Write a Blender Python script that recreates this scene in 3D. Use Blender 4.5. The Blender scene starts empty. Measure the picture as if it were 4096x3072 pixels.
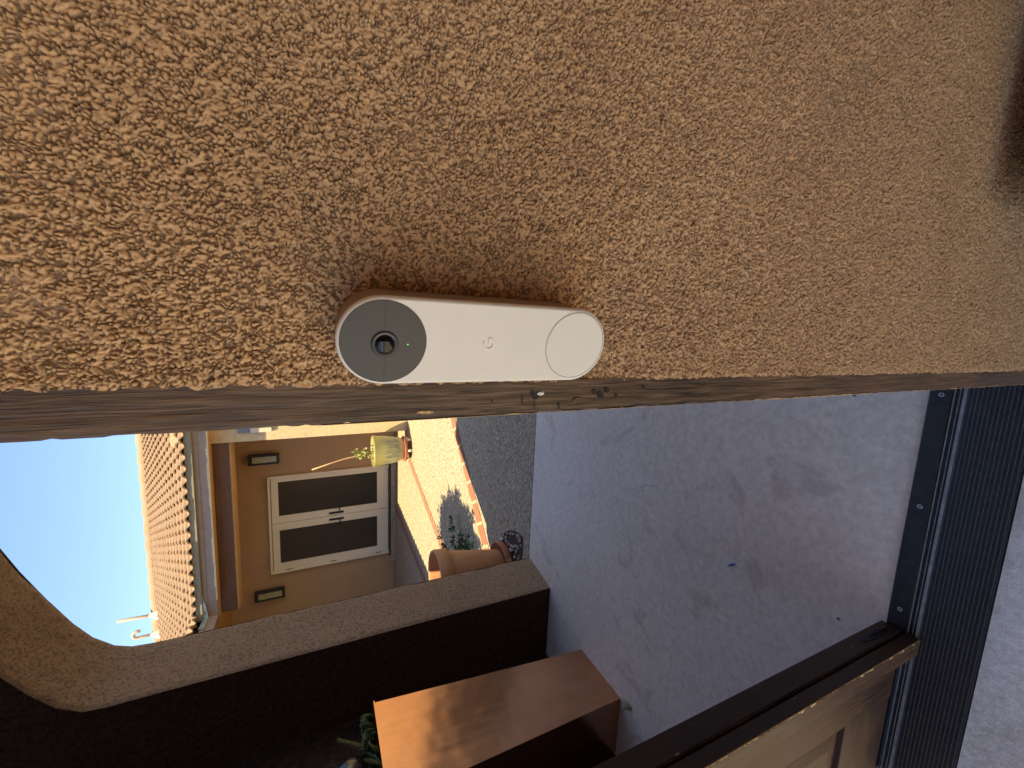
import bpy, math, random
import numpy as np
from mathutils import Vector, Matrix

random.seed(7); rng = np.random.default_rng(11)
sc = bpy.context.scene
COL = sc.collection
R = math.radians

# ------------------------------------------------------------------ camera
CAM = Vector((0, 0, 1.3))
pitch, yaw, roll = R(25.2), R(-8.95), R(-1.33)
cp, sp, cy, sy, cr, sr = math.cos(pitch), math.sin(pitch), math.cos(yaw), math.sin(yaw), math.cos(roll), math.sin(roll)
fwd = Vector((sy*cp, cy*cp, -sp)); r0 = Vector((cy, -sy, 0)); u0 = r0.cross(fwd)
rt = cr*r0 + sr*u0; up = -sr*r0 + cr*u0
cam = bpy.data.cameras.new('camera'); camo = bpy.data.objects.new('camera', cam); COL.objects.link(camo)
# the phone was held so that the world's "up" runs to the left of the picture
m = Matrix((( -up.x, rt.x, -fwd.x, CAM.x), (-up.y, rt.y, -fwd.y, CAM.y), (-up.z, rt.z, -fwd.z, CAM.z), (0, 0, 0, 1)))
camo.matrix_world = m
cam.sensor_width = 36; cam.sensor_fit = 'HORIZONTAL'; cam.lens = 36*1640/4096
cam.clip_start = 0.01; cam.clip_end = 2000
sc.camera = camo

# ------------------------------------------------------------------ light
SUN = Vector((0.58, 1.0, -2.33)).normalized()
el = math.asin(-SUN.z); az = math.atan2(-SUN.x, -SUN.y)
w = bpy.data.worlds.new('World'); sc.world = w; w.use_nodes = True
nt = w.node_tree; nt.nodes.clear()
sky = nt.nodes.new('ShaderNodeTexSky'); sky.sky_type = 'NISHITA'; sky.sun_disc = False
sky.sun_elevation = el; sky.sun_rotation = az; sky.air_density = 1.0; sky.dust_density = 0.1; sky.altitude = 1200; sky.ozone_density = 1.0
bg = nt.nodes.new('ShaderNodeBackground'); bg.inputs[1].default_value = 0.075
ow = nt.nodes.new('ShaderNodeOutputWorld')
nt.links.new(sky.outputs[0], bg.inputs[0]); nt.links.new(bg.outputs[0], ow.inputs[0])
sl = bpy.data.lights.new('sun', 'SUN'); sl.energy = 2.3; sl.angle = R(0.53); sl.color = (1.0, 0.86, 0.52)
so = bpy.data.objects.new('sun', sl); COL.objects.link(so)
so.rotation_euler = SUN.to_track_quat('-Z', 'Y').to_euler(); so.location = (-3, -5, 12)
sc.view_settings.view_transform = 'Standard'; sc.view_settings.look = 'None'
sc.view_settings.gamma = 1; sc.view_settings.use_curve_mapping = False
sc.view_settings.exposure = 2.25
sc.cycles.max_bounces = 10; sc.cycles.diffuse_bounces = 6

# ------------------------------------------------------------------ node helper
class NM:
    def __init__(s, name, rough=0.8, spec=0.3, metal=0.0):
        s.m = bpy.data.materials.new(name); s.m.use_nodes = True; s.t = s.m.node_tree
        s.b = s.t.nodes['Principled BSDF']; s.set('Roughness', rough); s.set('Metallic', metal)
        s.set('Specular IOR Level', spec)
        s.tc = s.t.nodes.new('ShaderNodeTexCoord')
    def set(s, k, v): s.b.inputs[k].default_value = v
    def link(s, a, b): s.t.links.new(a, b)
    def map(s, scale=(1, 1, 1), rot=(0, 0, 0), loc=(0, 0, 0), src='Object'):
        n = s.t.nodes.new('ShaderNodeMapping'); n.inputs['Scale'].default_value = scale
        n.inputs['Rotation'].default_value = rot; n.inputs['Location'].default_value = loc
        s.link(s.tc.outputs[src], n.inputs[0]); return n.outputs[0]
    def noise(s, v, scale, detail=4, rough=0.55, dist=0.0):
        n = s.t.nodes.new('ShaderNodeTexNoise'); n.inputs['Scale'].default_value = scale
        n.inputs['Detail'].default_value = detail; n.inputs['Roughness'].default_value = rough
        n.inputs['Distortion'].default_value = dist
        s.link(v, n.inputs['Vector']); return n.outputs[0]
    def vor(s, v, scale, feat='F1', out='Distance', rnd=1.0):
        n = s.t.nodes.new('ShaderNodeTexVoronoi'); n.feature = feat; n.inputs['Scale'].default_value = scale
        n.inputs['Randomness'].default_value = rnd
        s.link(v, n.inputs['Vector']); return n.outputs[out]
    def ramp(s, f, stops, interp='LINEAR'):
        n = s.t.nodes.new('ShaderNodeValToRGB'); e = n.color_ramp.elements; n.color_ramp.interpolation = interp
        while len(e) < len(stops): e.new(0.5)
        for i, (p, c) in enumerate(stops):
            e[i].position = p; e[i].color = (c, c, c, 1) if isinstance(c, (int, float)) else (*c, 1)
        s.link(f, n.inputs[0]); return n.outputs[0]
    def mix(s, f, a, b, mode='MIX'):
        n = s.t.nodes.new('ShaderNodeMix'); n.data_type = 'RGBA'; n.blend_type = mode
        for i, v in ((0, f), (6, a), (7, b)):
            if hasattr(v, 'links'): s.link(v, n.inputs[i])
            elif i == 0: n.inputs[0].default_value = v
            else: n.inputs[i].default_value = (v, v, v, 1) if isinstance(v, (int, float)) else (*v, 1)
        return n.outputs[2]
    def math(s, op, a, b=0.0, c=0.0):
        n = s.t.nodes.new('ShaderNodeMath'); n.operation = op
        for i, v in enumerate((a, b, c)):
            if hasattr(v, 'links'): s.link(v, n.inputs[i])
            else: n.inputs[i].default_value = v
        return n.outputs[0]
    def sep(s, v):
        n = s.t.nodes.new('ShaderNodeSeparateXYZ'); s.link(v, n.inputs[0]); return n.outputs
    def comb(s, x, y, z=0.0):
        n = s.t.nodes.new('ShaderNodeCombineXYZ')
        for i, v in enumerate((x, y, z)):
            if hasattr(v, 'links'): s.link(v, n.inputs[i])
            else: n.inputs[i].default_value = v
        return n.outputs[0]
    def bump(s, h, dist, strength=1.0):
        n = s.t.nodes.new('ShaderNodeBump'); n.inputs['Distance'].default_value = dist
        n.inputs['Strength'].default_value = strength; s.link(h, n.inputs['Height'])
        if s.b.inputs['Normal'].links: s.link(s.b.inputs['Normal'].links[0].from_socket, n.inputs['Normal'])
        s.link(n.outputs[0], s.b.inputs['Normal'])
    def col(s, c):
        if hasattr(c, 'links'): s.link(c, s.b.inputs['Base Color'])
        else: s.set('Base Color', (*c, 1))
        return s
    def rough(s, c): s.link(c, s.b.inputs['Roughness'])

def stucco(name, base, var=0.12, grain=260, depth=0.0015, pits=None, amt=0.8):
    n = NM(name, 0.95, 0.08); v = n.map()
    lo = n.noise(v, 1.7, 5, 0.6); hi = n.noise(v, grain, 3, 0.6); mid = n.noise(v, grain*0.3, 2)
    d = tuple(x*(1-var) for x in base); l = tuple(min(1, x*(1+var)) for x in base)
    c = n.mix(n.ramp(lo, [(0.3, 0), (0.7, 1)]), d, l)
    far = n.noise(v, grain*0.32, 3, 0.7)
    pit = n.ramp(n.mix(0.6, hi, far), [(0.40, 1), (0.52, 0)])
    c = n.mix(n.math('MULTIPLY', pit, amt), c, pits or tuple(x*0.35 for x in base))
    n.col(c); n.bump(n.mix(0.4, hi, mid), depth, 1.0); return n.m

def concrete(name, a, b, grain=55, stains=True, depth=0.001, rough=0.75, cracks=True, speck=0.3, scr=None):
    n = NM(name, rough, 0.3); v = n.map()
    lo = n.noise(v, 1.3, 6, 0.62, 0.4); md = n.noise(v, grain, 4, 0.65); hi = n.noise(v, grain*7, 3, 0.6)
    m2 = n.noise(v, grain*0.35, 5, 0.7); f = n.mix(0.5, n.mix(0.5, lo, m2), md)
    c = n.mix(n.ramp(f, [(0.43, 0), (0.57, 1)]), a, b)
    c = n.mix(n.math('MULTIPLY', n.ramp(hi, [(0.35, 1), (0.5, 0)]), speck), c, tuple(x*0.4 for x in a))
    if stains:
        st = n.noise(n.map(loc=(3.1, 1.7, 0)), 4.3, 5, 0.55, 0.9)
        c = n.mix(n.math('MULTIPLY', n.ramp(st, [(0.60, 0), (0.67, 1)]), 0.35), c, (a[0]*0.55, a[1]*0.48, a[2]*0.44))
    if cracks:
        cd = n.vor(n.mix(0.25, v, n.noise(v, 3, 6), 'ADD'), 1.3, 'DISTANCE_TO_EDGE')
        ck = n.math('MULTIPLY', n.ramp(cd, [(0.0, 1), (0.0025, 0)]), n.ramp(n.noise(v, 1.9, 2), [(0.56, 0), (0.64, 1)]))
        c = n.mix(n.math('MULTIPLY', ck, 0.4), c, (0.05, 0.045, 0.04))
    n.col(c); n.bump(md, depth); n.bump(hi, depth*0.35)
    return n.m

def wood(name, dark, light, axis='Z', rough=0.45, grain=1.0, chips=None, spec=0.4, bumpd=0.0006):
    n = NM(name, rough, spec)
    s = {'Z': (260, 260, 15), 'X': (9, 260, 260), 'Y': (260, 9, 260)}[axis]
    g = n.noise(n.map(scale=tuple(x*grain for x in s)), 1.0, 5, 0.6, 0.6)
    lo = n.noise(n.map(), 6, 4, 0.6)
    c = n.mix(n.ramp(n.mix(0.4, g, lo), [(0.35, 0), (0.65, 1)]), dark, light)
    if chips:
        ch = n.noise(n.map(scale=(1, 1, 0.45)), 70, 4, 0.7)
        c = n.mix(n.ramp(ch, [(chips, 0), (chips+0.015, 1)]), c, (0.42, 0.30, 0.16))
    n.col(c); n.bump(g, bumpd); n.rough(n.ramp(n.mix(0.5, g, lo), [(0.3, rough*0.75), (0.7, min(1, rough*1.3))]))
    return n.m

def plain(name, c, rough=0.6, spec=0.4, metal=0.0, var=0.08, scale=30, bump=0.0):
    n = NM(name, rough, spec, metal); f = n.noise(n.map(), scale, 4, 0.6)
    n.col(n.mix(n.ramp(f, [(0.3, 0), (0.7, 1)]), tuple(x*(1-var) for x in c), tuple(min(1, x*(1+var)) for x in c)))
    if bump: n.bump(f, bump)
    return n.m

# ------------------------------------------------------------------ mesh helpers
class MB:
    def __init__(s): s.v = []; s.f = []; s.sm = []
    def add(s, vs, fs, smooth=False):
        o = len(s.v); s.v += [tuple(p) for p in vs]; s.f += [tuple(i+o for i in f) for f in fs]; s.sm += [smooth]*len(fs)
    def box(s, x0, x1, y0, y1, z0, z1, M=None, bev=0.0):
        if bev > 0: return s.bbox(x0, x1, y0, y1, z0, z1, M, bev)
        p = [(x, y, z) for z in (z0, z1) for y in (y0, y1) for x in (x0, x1)]
        if M: p = [M @ Vector(q) for q in p]
        s.add(p, [(0, 2, 3, 1), (4, 5, 7, 6), (0, 1, 5, 4), (2, 6, 7, 3), (0, 4, 6, 2), (1, 3, 7, 5)])
    def bbox(s, x0, x1, y0, y1, z0, z1, M, b):
        import bmesh
        bm = bmesh.new(); r = bmesh.ops.create_cube(bm, size=1)
        for q in bm.verts: q.co = Vector(((q.co.x+.5)*(x1-x0)+x0, (q.co.y+.5)*(y1-y0)+y0, (q.co.z+.5)*(z1-z0)+z0))
        bmesh.ops.bevel(bm, geom=list(bm.edges), offset=b, segments=2, affect='EDGES', profile=0.5)
        bm.verts.index_update()
        s.add([(M @ q.co) if M else q.co for q in bm.verts], [[q.index for q in f.verts] for f in bm.faces]); bm.free()
    def quad(s, a, b, c, d): s.add([a, b, c, d], [(0, 1, 2, 3)])
    def tube(s, pts, rad, n=10, cap=True):
        pts = [Vector(p) for p in pts]; rs = rad if isinstance(rad, (list, tuple)) else [rad]*len(pts)
        vs = []; fs = []; prev = None
        for i, p in enumerate(pts):
            t = (pts[min(i+1, len(pts)-1)] - pts[max(i-1, 0)]).normalized()
            a = prev if prev is not None else (Vector((0, 0, 1)) if abs(t.z) < .9 else Vector((1, 0, 0)))
            a = (a - t*a.dot(t)).normalized(); prev = a; b = t.cross(a)
            for k in range(n):
                th = 2*math.pi*k/n; vs.append(p + (a*math.cos(th)+b*math.sin(th))*rs[i])
        for i in range(len(pts)-1):
            for k in range(n): fs.append((i*n+k, i*n+(k+1) % n, (i+1)*n+(k+1) % n, (i+1)*n+k))
        if cap: fs += [tuple(range(n))[::-1], tuple((len(pts)-1)*n+k for k in range(n))]
        s.add(vs, fs, True)
    def lathe(s, prof, c=(0, 0, 0), n=48, close=False):
        vs = []; fs = []
        for r_, z in prof:
            for k in range(n):
                th = 2*math.pi*k/n; vs.append((c[0]+r_*math.cos(th), c[1]+r_*math.sin(th), c[2]+z))
        for i in range(len(prof)-1):
            for k in range(n): fs.append((i*n+k, i*n+(k+1) % n, (i+1)*n+(k+1) % n, (i+1)*n+k))
        s.add(vs, fs, True)
    def loft(s, rings, cap0=True, cap1=True, smooth=False):
        n = len(rings[0]); vs = [p for r_ in rings for p in r_]; fs = []
        for i in range(len(rings)-1):
            for k in range(n): fs.append((i*n+k, i*n+(k+1) % n, (i+1)*n+(k+1) % n, (i+1)*n+k))
        s.add(vs, fs, smooth)
        if cap0: s.add(rings[0], [tuple(range(n))[::-1]])
        if cap1: s.add(rings[-1], [tuple(range(n))])
    def build(s, name, mat, parent=None):
        me = bpy.data.meshes.new(name); me.from_pydata([tuple(p) for p in s.v], [], s.f)
        me.polygons.foreach_set('use_smooth', s.sm); me.materials.append(mat); me.update()
        o = bpy.data.objects.new(name, me); COL.objects.link(o)
        if parent: o.parent = parent; o.matrix_parent_inverse = parent.matrix_world.inverted() if False else Matrix.Translation(-parent.location)
        return o

def grid_mesh(name, P, mat, parent=None, smooth=True):
    """P: array (rows, cols, 3)"""
    r_, c_ = P.shape[:2]; me = bpy.data.meshes.new(name)
    me.vertices.add(r_*c_); me.vertices.foreach_set('co', P.reshape(-1).astype(np.float32))
    i = np.arange(r_*c_).reshape(r_, c_)
    q = np.stack([i[:-1, :-1], i[:-1, 1:], i[1:, 1:], i[1:, :-1]], -1).reshape(-1)
    nq = len(q)//4; me.loops.add(len(q)); me.loops.foreach_set('vertex_index', q.astype(np.int32))
    me.polygons.add(nq); me.polygons.foreach_set('loop_start', (np.arange(nq)*4).astype(np.int32))
    me.polygons.foreach_set('loop_total', np.full(nq, 4, np.int32))
    me.polygons.foreach_set('use_smooth', np.full(nq, smooth)); me.materials.append(mat)
    me.update(calc_edges=True); me.validate()
    o = bpy.data.objects.new(name, me); COL.objects.link(o)
    if parent: o.parent = parent; o.matrix_parent_inverse = Matrix.Translation(-parent.location)
    return o

def thing(name, label, cat, loc=(0, 0, 0), group=None):
    o = bpy.data.objects.new(name, None); o.empty_display_size = 0.1; COL.objects.link(o); o.location = loc
    o['label'] = label; o['category'] = cat
    if group: o['group'] = group
    return o
def tag(o, label, cat, group=None):
    o['label'] = label; o['category'] = cat
    if group: o['group'] = group
    return o
def struct(o): o['kind'] = 'structure'; return o

def vnoise(x, y, seed=0):
    r2 = np.random.default_rng(seed); T = r2.random((256, 256))
    xi = np.floor(x).astype(int); yi = np.floor(y).astype(int); fx = x-xi; fy = y-yi
    fx = fx*fx*(3-2*fx); fy = fy*fy*(3-2*fy); a = xi & 255; b = yi & 255; a1 = (a+1) & 255; b1 = (b+1) & 255
    return (T[a, b]*(1-fx)+T[a1, b]*fx)*(1-fy)+(T[a, b1]*(1-fx)+T[a1, b1]*fx)*fy
def worley(x, y, seed=0):
    r2 = np.random.default_rng(seed); A = r2.random((256, 256)); B = r2.random((256, 256)); H = r2.random((256, 256))
    xi = np.floor(x).astype(int); yi = np.floor(y).astype(int)
    d1 = np.full(x.shape, 9.0); d2 = np.full(x.shape, 9.0); hh = np.zeros(x.shape)
    for i in (-1, 0, 1):
        for j in (-1, 0, 1):
            cx = xi+i; cy_ = yi+j; d = (cx+A[cx & 255, cy_ & 255]-x)**2+(cy_+B[cx & 255, cy_ & 255]-y)**2
            mk = d < d1; d2 = np.where(mk, d1, np.minimum(d2, d)); d1 = np.where(mk, d, d1); hh = np.where(mk, H[cx & 255, cy_ & 255], hh)
    return np.sqrt(d1), hh, np.sqrt(d2)-np.sqrt(d1)

# ------------------------------------------------------------------ materials
TAN = (0.37, 0.245, 0.16)
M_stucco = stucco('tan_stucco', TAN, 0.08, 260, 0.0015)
def near_stucco():
    n = NM('coarse_tan_stucco', 0.95, 0.08); v = n.map()
    geo = n.t.nodes.new('ShaderNodeNewGeometry')
    lo = n.noise(v, 9, 5, 0.6); hi = n.noise(v, 520, 3, 0.6); md = n.noise(v, 210, 3, 0.6)
    base = n.mix(n.ramp(lo, [(0.3, 0), (0.7, 1)]), (0.60, 0.365, 0.190), (0.71, 0.445, 0.235))
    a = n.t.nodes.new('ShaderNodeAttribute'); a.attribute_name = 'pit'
    c = n.mix(a.outputs['Fac'], base, (0.065, 0.036, 0.026))  # pit colour holds crevice shade as well as dirt
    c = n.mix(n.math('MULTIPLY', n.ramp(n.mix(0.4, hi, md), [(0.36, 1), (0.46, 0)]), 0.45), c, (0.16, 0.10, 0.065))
    n.col(c); n.bump(n.mix(0.4, hi, md), 0.0009, 1.0); return n.m
M_near = near_stucco()
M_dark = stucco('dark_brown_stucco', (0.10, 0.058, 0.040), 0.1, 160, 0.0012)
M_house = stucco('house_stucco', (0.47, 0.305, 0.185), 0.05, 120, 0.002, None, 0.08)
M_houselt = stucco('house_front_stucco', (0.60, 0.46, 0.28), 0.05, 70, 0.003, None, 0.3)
M_slab = concrete('porch_concrete', (0.70, 0.59, 0.49), (0.85, 0.73, 0.61), 45, True, 0.0008, 0.5, True, 0.22)
M_apron = concrete('apron_concrete', (0.66, 0.60, 0.52), (0.86, 0.80, 0.72), 60, True, 0.002, 0.85, True, 0.4)
M_dirt = concrete('ground_dirt', (0.36, 0.29, 0.20), (0.45, 0.37, 0.27), 20, False, 0.004, 0.95, False)
def aggregate():
    n = NM('exposed_aggregate', 0.85, 0.3); v = n.map()
    cl = n.vor(v, 55, 'F1', 'Color'); d = n.vor(v, 55); lo = n.noise(v, 1.5, 4)
    g = n.sep(cl)[0]
    c = n.ramp(g, [(0.0, (0.09, 0.07, 0.047)), (0.25, (0.30, 0.24, 0.155)), (0.55, (0.46, 0.375, 0.24)), (0.8, (0.38, 0.295, 0.185)), (0.97, (0.66, 0.57, 0.41))])
    c = n.mix(n.math('MULTIPLY', n.ramp(d, [(0.35, 0), (0.6, 1)]), 0.65), c, (0.39, 0.31, 0.21))
    c = n.mix(0.10, c, (0.46, 0.37, 0.25))
    c = n.mix(n.ramp(lo, [(0.3, 0.0), (0.7, 0.25)]), c, (0.42, 0.35, 0.28)); c = n.mix(n.math('MULTIPLY', n.ramp(n.noise(v, 42, 3, 0.7), [(0.40, 1), (0.47, 0)]), 0.62), c, (0.12, 0.095, 0.075)); n.col(c); n.bump(n.math('SUBTRACT', 1.0, d), 0.004); return n.m
M_agg = aggregate()
M_gutter = plain('lilac_brown_fascia', (0.33, 0.245, 0.20), 0.55, 0.3, 0, 0.1, 12)
M_cream = plain('peeled_cream_wood', (0.70, 0.55, 0.33), 0.8, 0.2, 0, 0.2, 60)
M_beam = wood('dark_brown_beam', (0.10, 0.052, 0.035), (0.16, 0.085, 0.055), 'X', 0.55, 0.1)
M_soffit = plain('ochre_soffit', (0.50, 0.28, 0.11), 0.8, 0.2, 0, 0.08, 10)
M_jamb = wood('brown_painted_jamb', (0.020, 0.012, 0.008), (0.21, 0.12, 0.062), 'Z', 0.5, 1.5, None, 0.45, 0.0014)
M_gate = wood('gate_wood', (0.035, 0.016, 0.009), (0.125, 0.062, 0.034), 'Z', 0.6, 0.45, None, 0.2)
M_gateX = wood('gate_rail_wood', (0.030, 0.014, 0.009), (0.125, 0.066, 0.038), 'X', 0.6, 0.8, None, 0.2)
M_gateE = wood('gate_edge_wood', (0.022, 0.013, 0.010), (0.055, 0.032, 0.024), 'Z', 0.4, 0.7, 0.70)
M_chip = plain('bare_chipped_wood', (0.62, 0.42, 0.20), 0.8, 0.2, 0, 0.25, 400)
M_black = plain('black_metal', (0.012, 0.011, 0.012), 0.45, 0.5)
M_bronze = plain('dark_bronze_threshold', (0.024, 0.022, 0.021), 0.45, 0.5, 0.3, 0.35, 60)
M_ridge = plain('worn_metal_ridge', (0.12, 0.115, 0.11), 0.4, 0.5, 0.5, 0.35, 150)
M_brass = plain('worn_track_metal', (0.26, 0.25, 0.235), 0.45, 0.5, 0.4, 0.25, 60)
M_screw = plain('zinc_screw', (0.42, 0.42, 0.42), 0.4, 0.5, 0.6, 0.3, 500)
M_white = plain('warm_white_plastic', (0.86, 0.80, 0.70), 0.42, 0.4, 0, 0.015, 40)
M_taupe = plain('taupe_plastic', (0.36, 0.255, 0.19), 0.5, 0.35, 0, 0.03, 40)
M_grey = plain('dark_grey_plastic', (0.070, 0.058, 0.050), 0.42, 0.45, 0, 0.06, 90)
M_seam = plain('seam_black', (0.03, 0.027, 0.025), 0.6)
M_seamL = plain('button_groove', (0.42, 0.39, 0.34), 0.6)
M_lensring = plain('lens_ring', (0.09, 0.075, 0.065), 0.35, 0.6)
M_glass = plain('lens_glass', (0.003, 0.003, 0.005), 0.02, 0.35, 0, 0.02)
n_ = NM('green_led'); n_.col((0.1, 0.8, 0.1)); n_.set('Emission Color', (0.25, 1, 0.2, 1)); n_.set('Emission Strength', 0.2); M_led = n_.m

def copper():
    n = NM('brushed_copper', 0.3, 0.5, 1.0); v = n.map()
    lo = n.noise(v, 2.5, 5, 0.6, 0.8); br = n.noise(n.map(scale=(40, 40, 2.0)), 1.0, 4, 0.6)
    c = n.mix(n.ramp(n.mix(0.3, lo, br), [(0.3, 0), (0.7, 1)]), (0.50, 0.24, 0.13), (0.66, 0.37, 0.22))
    n.col(c); n.rough(n.ramp(n.mix(0.4, lo, br), [(0.3, 0.14), (0.7, 0.26)])); n.bump(n.noise(v, 4, 2), 0.006); n.bump(br, 0.0002)
    return n.m
M_copper = copper()
def terracotta():
    n = NM('terracotta', 0.8, 0.25); v = n.map()
    lo = n.noise(v, 5, 5, 0.6, 0.6); rg = n.noise(n.map(scale=(1, 1, 30)), 3, 3)
    n.col(n.mix(n.ramp(n.mix(0.3, lo, rg), [(0.35, 0), (0.7, 1)]), (0.50, 0.225, 0.10), (0.62, 0.33, 0.17))); n.bump(rg, 0.001); return n.m
M_terra = terracotta()
M_terra2 = plain('red_clay_saucer', (0.36, 0.125, 0.07), 0.7, 0.3, 0, 0.12, 20)
def glaze():
    n = NM('green_glaze', 0.16, 0.6); v = n.map()
    s = n.noise(n.map(scale=(14, 14, 1.6)), 1.5, 5, 0.65, 0.5); z = n.sep(v)[2]; zz = n.math('ADD', z, n.math('MULTIPLY', n.noise(v, 7, 3), 0.12))
    c = n.mix(n.ramp(s, [(0.42, 0), (0.60, 1)]), (0.30, 0.28, 0.15), (0.14, 0.16, 0.11))
    c = n.mix(n.ramp(zz, [(0.42, 0), (0.56, 1)]), c, (0.34, 0.30, 0.11))
    c = n.mix(n.ramp(zz, [(0.20, 1), (0.27, 0)]), c, (0.42, 0.30, 0.17)); n.col(c); return n.m
M_glaze = glaze()
M_soil = concrete('soil', (0.05, 0.035, 0.025), (0.10, 0.07, 0.05), 60, False, 0.004, 0.95, False)
def leafm(name, a, b):
    n = NM(name, 0.5, 0.35); g = n.noise(n.map(), 35, 3); n.col(n.mix(n.ramp(g, [(0.35, 0), (0.65, 1)]), a, b)); return n.m
M_leafD = leafm('green_leaf', (0.025, 0.055, 0.014), (0.09, 0.15, 0.04))
M_leafP = leafm('sage_leaf', (0.10, 0.14, 0.06), (0.28, 0.31, 0.17))
M_leafY = leafm('yellow_green_leaf', (0.20, 0.22, 0.06), (0.40, 0.38, 0.14))
M_bark = wood('bark', (0.12, 0.08, 0.05), (0.25, 0.17, 0.11), 'Z', 0.9, 0.3)
M_stick = plain('bare_stick', (0.52, 0.34, 0.18), 0.8, 0.2)
M_doorfr = plain('cream_door_paint', (0.80, 0.70, 0.55), 0.45, 0.4, 0, 0.03, 6)
M_pane = plain('dark_door_glass', (0.045, 0.040, 0.033), 0.03, 0.6, 0, 0.1, 1)
M_lampfr = plain('black_lamp_frame', (0.03, 0.027, 0.028), 0.5)
M_lampgl = plain('frosted_lamp_glass', (0.40, 0.37, 0.24), 0.35, 0.5, 0, 0.3, 18)
M_pipe = plain('painted_pipe', (0.46, 0.34, 0.20), 0.6)
M_flash = plain('pale_flashing', (0.60, 0.52, 0.38), 0.5)
M_metal = plain('galvanised_flashing', (0.55, 0.60, 0.55), 0.3, 0.5, 0.7, 0.2, 20)
def tile_mat():
    n = NM('sand_roof_tile', 0.85, 0.2); v = n.map(); lo = n.noise(v, 2.2, 5); hi = n.noise(v, 38, 4, 0.65)
    cell = n.sep(n.vor(n.map(scale=(3.31, 2.92, 0)), 1.0, 'F1', 'Color', 0.0))[0]
    c = n.mix(n.ramp(n.mix(0.5, lo, hi), [(0.35, 0), (0.65, 1)]), (0.32, 0.20, 0.115), (0.40, 0.275, 0.17))
    c = n.mix(n.math('MULTIPLY', cell, 0.25), c, (0.38, 0.22, 0.13)); n.col(c); n.bump(hi, 0.003); return n.m
M_tile = tile_mat()

# ------------------------------------------------------------------ the ground
b = MB(); b.quad((-600, -600, -0.06), (600, -600, -0.06), (600, 600, -0.06), (-600, 600, -0.06)); struct(b.build('ground', M_dirt))
b = MB(); b.box(-8, 8, -9, 0.2785, -0.14, 0.0); struct(b.build('driveway', M_apron))
b = MB(); b.box(-2.1, 1.25, 0.44, 2.330, -0.12, 0.0); struct(b.build('porch_floor', M_slab))
b = MB(); b.box(-9, 6, 2.337, 7.95, -0.12, 0.0); struct(b.build('courtyard', M_agg))

# brick bands let into the courtyard paving
def brickmat():
    n = NM('brick_band', 0.85, 0.25)
    uv = n.t.nodes.new('ShaderNodeUVMap'); s = n.sep(uv.outputs[0])
    fr = n.math('FRACT', s[0]); fl = n.math('FLOOR', s[0])
    j = n.math('ADD', n.math('LESS_THAN', fr, 0.07), n.math('GREATER_THAN', fr, 0.93))
    wn = n.t.nodes.new('ShaderNodeTexWhiteNoise'); wn.noise_dimensions = '1D'; n.link(fl, wn.inputs['W'])
    g = n.noise(n.map(), 60, 4, 0.6)
    c = n.mix(n.mix(0.5, wn.outputs[0], g), (0.23, 0.092, 0.055), (0.36, 0.165, 0.10))
    c = n.mix(j, c, (0.40, 0.33, 0.22)); n.col(c); n.bump(n.math('SUBTRACT', 1.0, j), 0.003); n.bump(g, 0.001); return n.m
M_brick = brickmat()
def band(p0, p1, wd, pitch_, skew):
    p0 = Vector((*p0, 0.004)); p1 = Vector((*p1, 0.004)); t = (p1-p0); L = t.length; t /= L; nn = Vector((-t.y, t.x, 0))*wd/2
    me = bpy.data.meshes.new('brick_band')
    vs = [p0-nn, p1-nn, p1+nn, p0+nn]; me.from_pydata([tuple(v) for v in vs], [], [(0, 1, 2, 3)])
    uv = me.uv_layers.new(); U = [(-skew, 0), (L/pitch_-skew, 0), (L/pitch_+skew, 1), (skew, 1)]
    for i, q in enumerate(U): uv.data[i].uv = q
    me.materials.append(M_brick); me.update(); o = bpy.data.objects.new('brick_band', me); COL.objects.link(o); struct(o)
band((-2.18, 6.66), (-3.0, 3.05), 0.125, 0.115, 0.25)
band((-0.55, 4.70), (-2.55, 2.12+0.30), 0.135, 0.21, -0.1)
band((-3.60, 7.9), (-3.66, 3.6), 0.125, 0.115, 0.25)

# threshold across the gate opening
t = thing('gate_threshold', 'dark metal threshold with fluted lines and screws across the gate opening', 'threshold', (-0.7, 0.36, 0))
b = MB(); X0, X1 = -1.50, 0.03
b.box(X0, X1, 0.2805, 0.3765, -0.06, 0.0105); b.build('saddle', M_bronze, t)
for k in range(14):
    y = 0.2835 + k*0.0071; r_ = MB(); r_.box(X0, X1, y-0.0006, y+0.0006, 0.0105, 0.0118)
    if k == 0:
        rb = r_
    else: rb.add(r_.v, r_.f)
rb.build('fluting', M_ridge, t)
b = MB(); b.box(X0, X1, 0.3768, 0.3985, -0.06, 0.0085); tk = b.build('track', M_bronze, t)
b = MB(); b.box(X0, X1, 0.3775, 0.3835, 0.0085, 0.0122); b.box(X0, X1, 0.3880, 0.3890, 0.0085, 0.0125); b.box(X0, X1, 0.3960, 0.3975, 0.0085, 0.0140)
b.build('track_ridge', M_brass, tk)
b = MB(); b.box(X0, X1, 0.3990, 0.4400, -0.06, 0.0110, None, 0.003); b.build('bumper_strip', M_bronze, t)
for x in (-0.115, -0.388, -0.659, -0.93, -1.2):
    b = MB(); c = (x*0.99, 0.4185, 0.0112)
    b.lathe([(0.0052, 0), (0.0050, 0.0012), (0.0026, 0.0004), (0.0018, -0.0005), (0, -0.0005)], c, 20)
    s_ = b.build('screw', M_screw, t)
    b = MB(); b.box(c[0]-0.0022, c[0]+0.0022, c[1]-0.0005, c[1]+0.0005, c[2]+0.0002, c[2]+0.0010); b.box(c[0]-0.0005, c[0]+0.0005, c[1]-0.0022, c[1]+0.0022, c[2]+0.0003, c[2]+0.0011)
    q = b.build('slot', M_black, s_)

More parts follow.
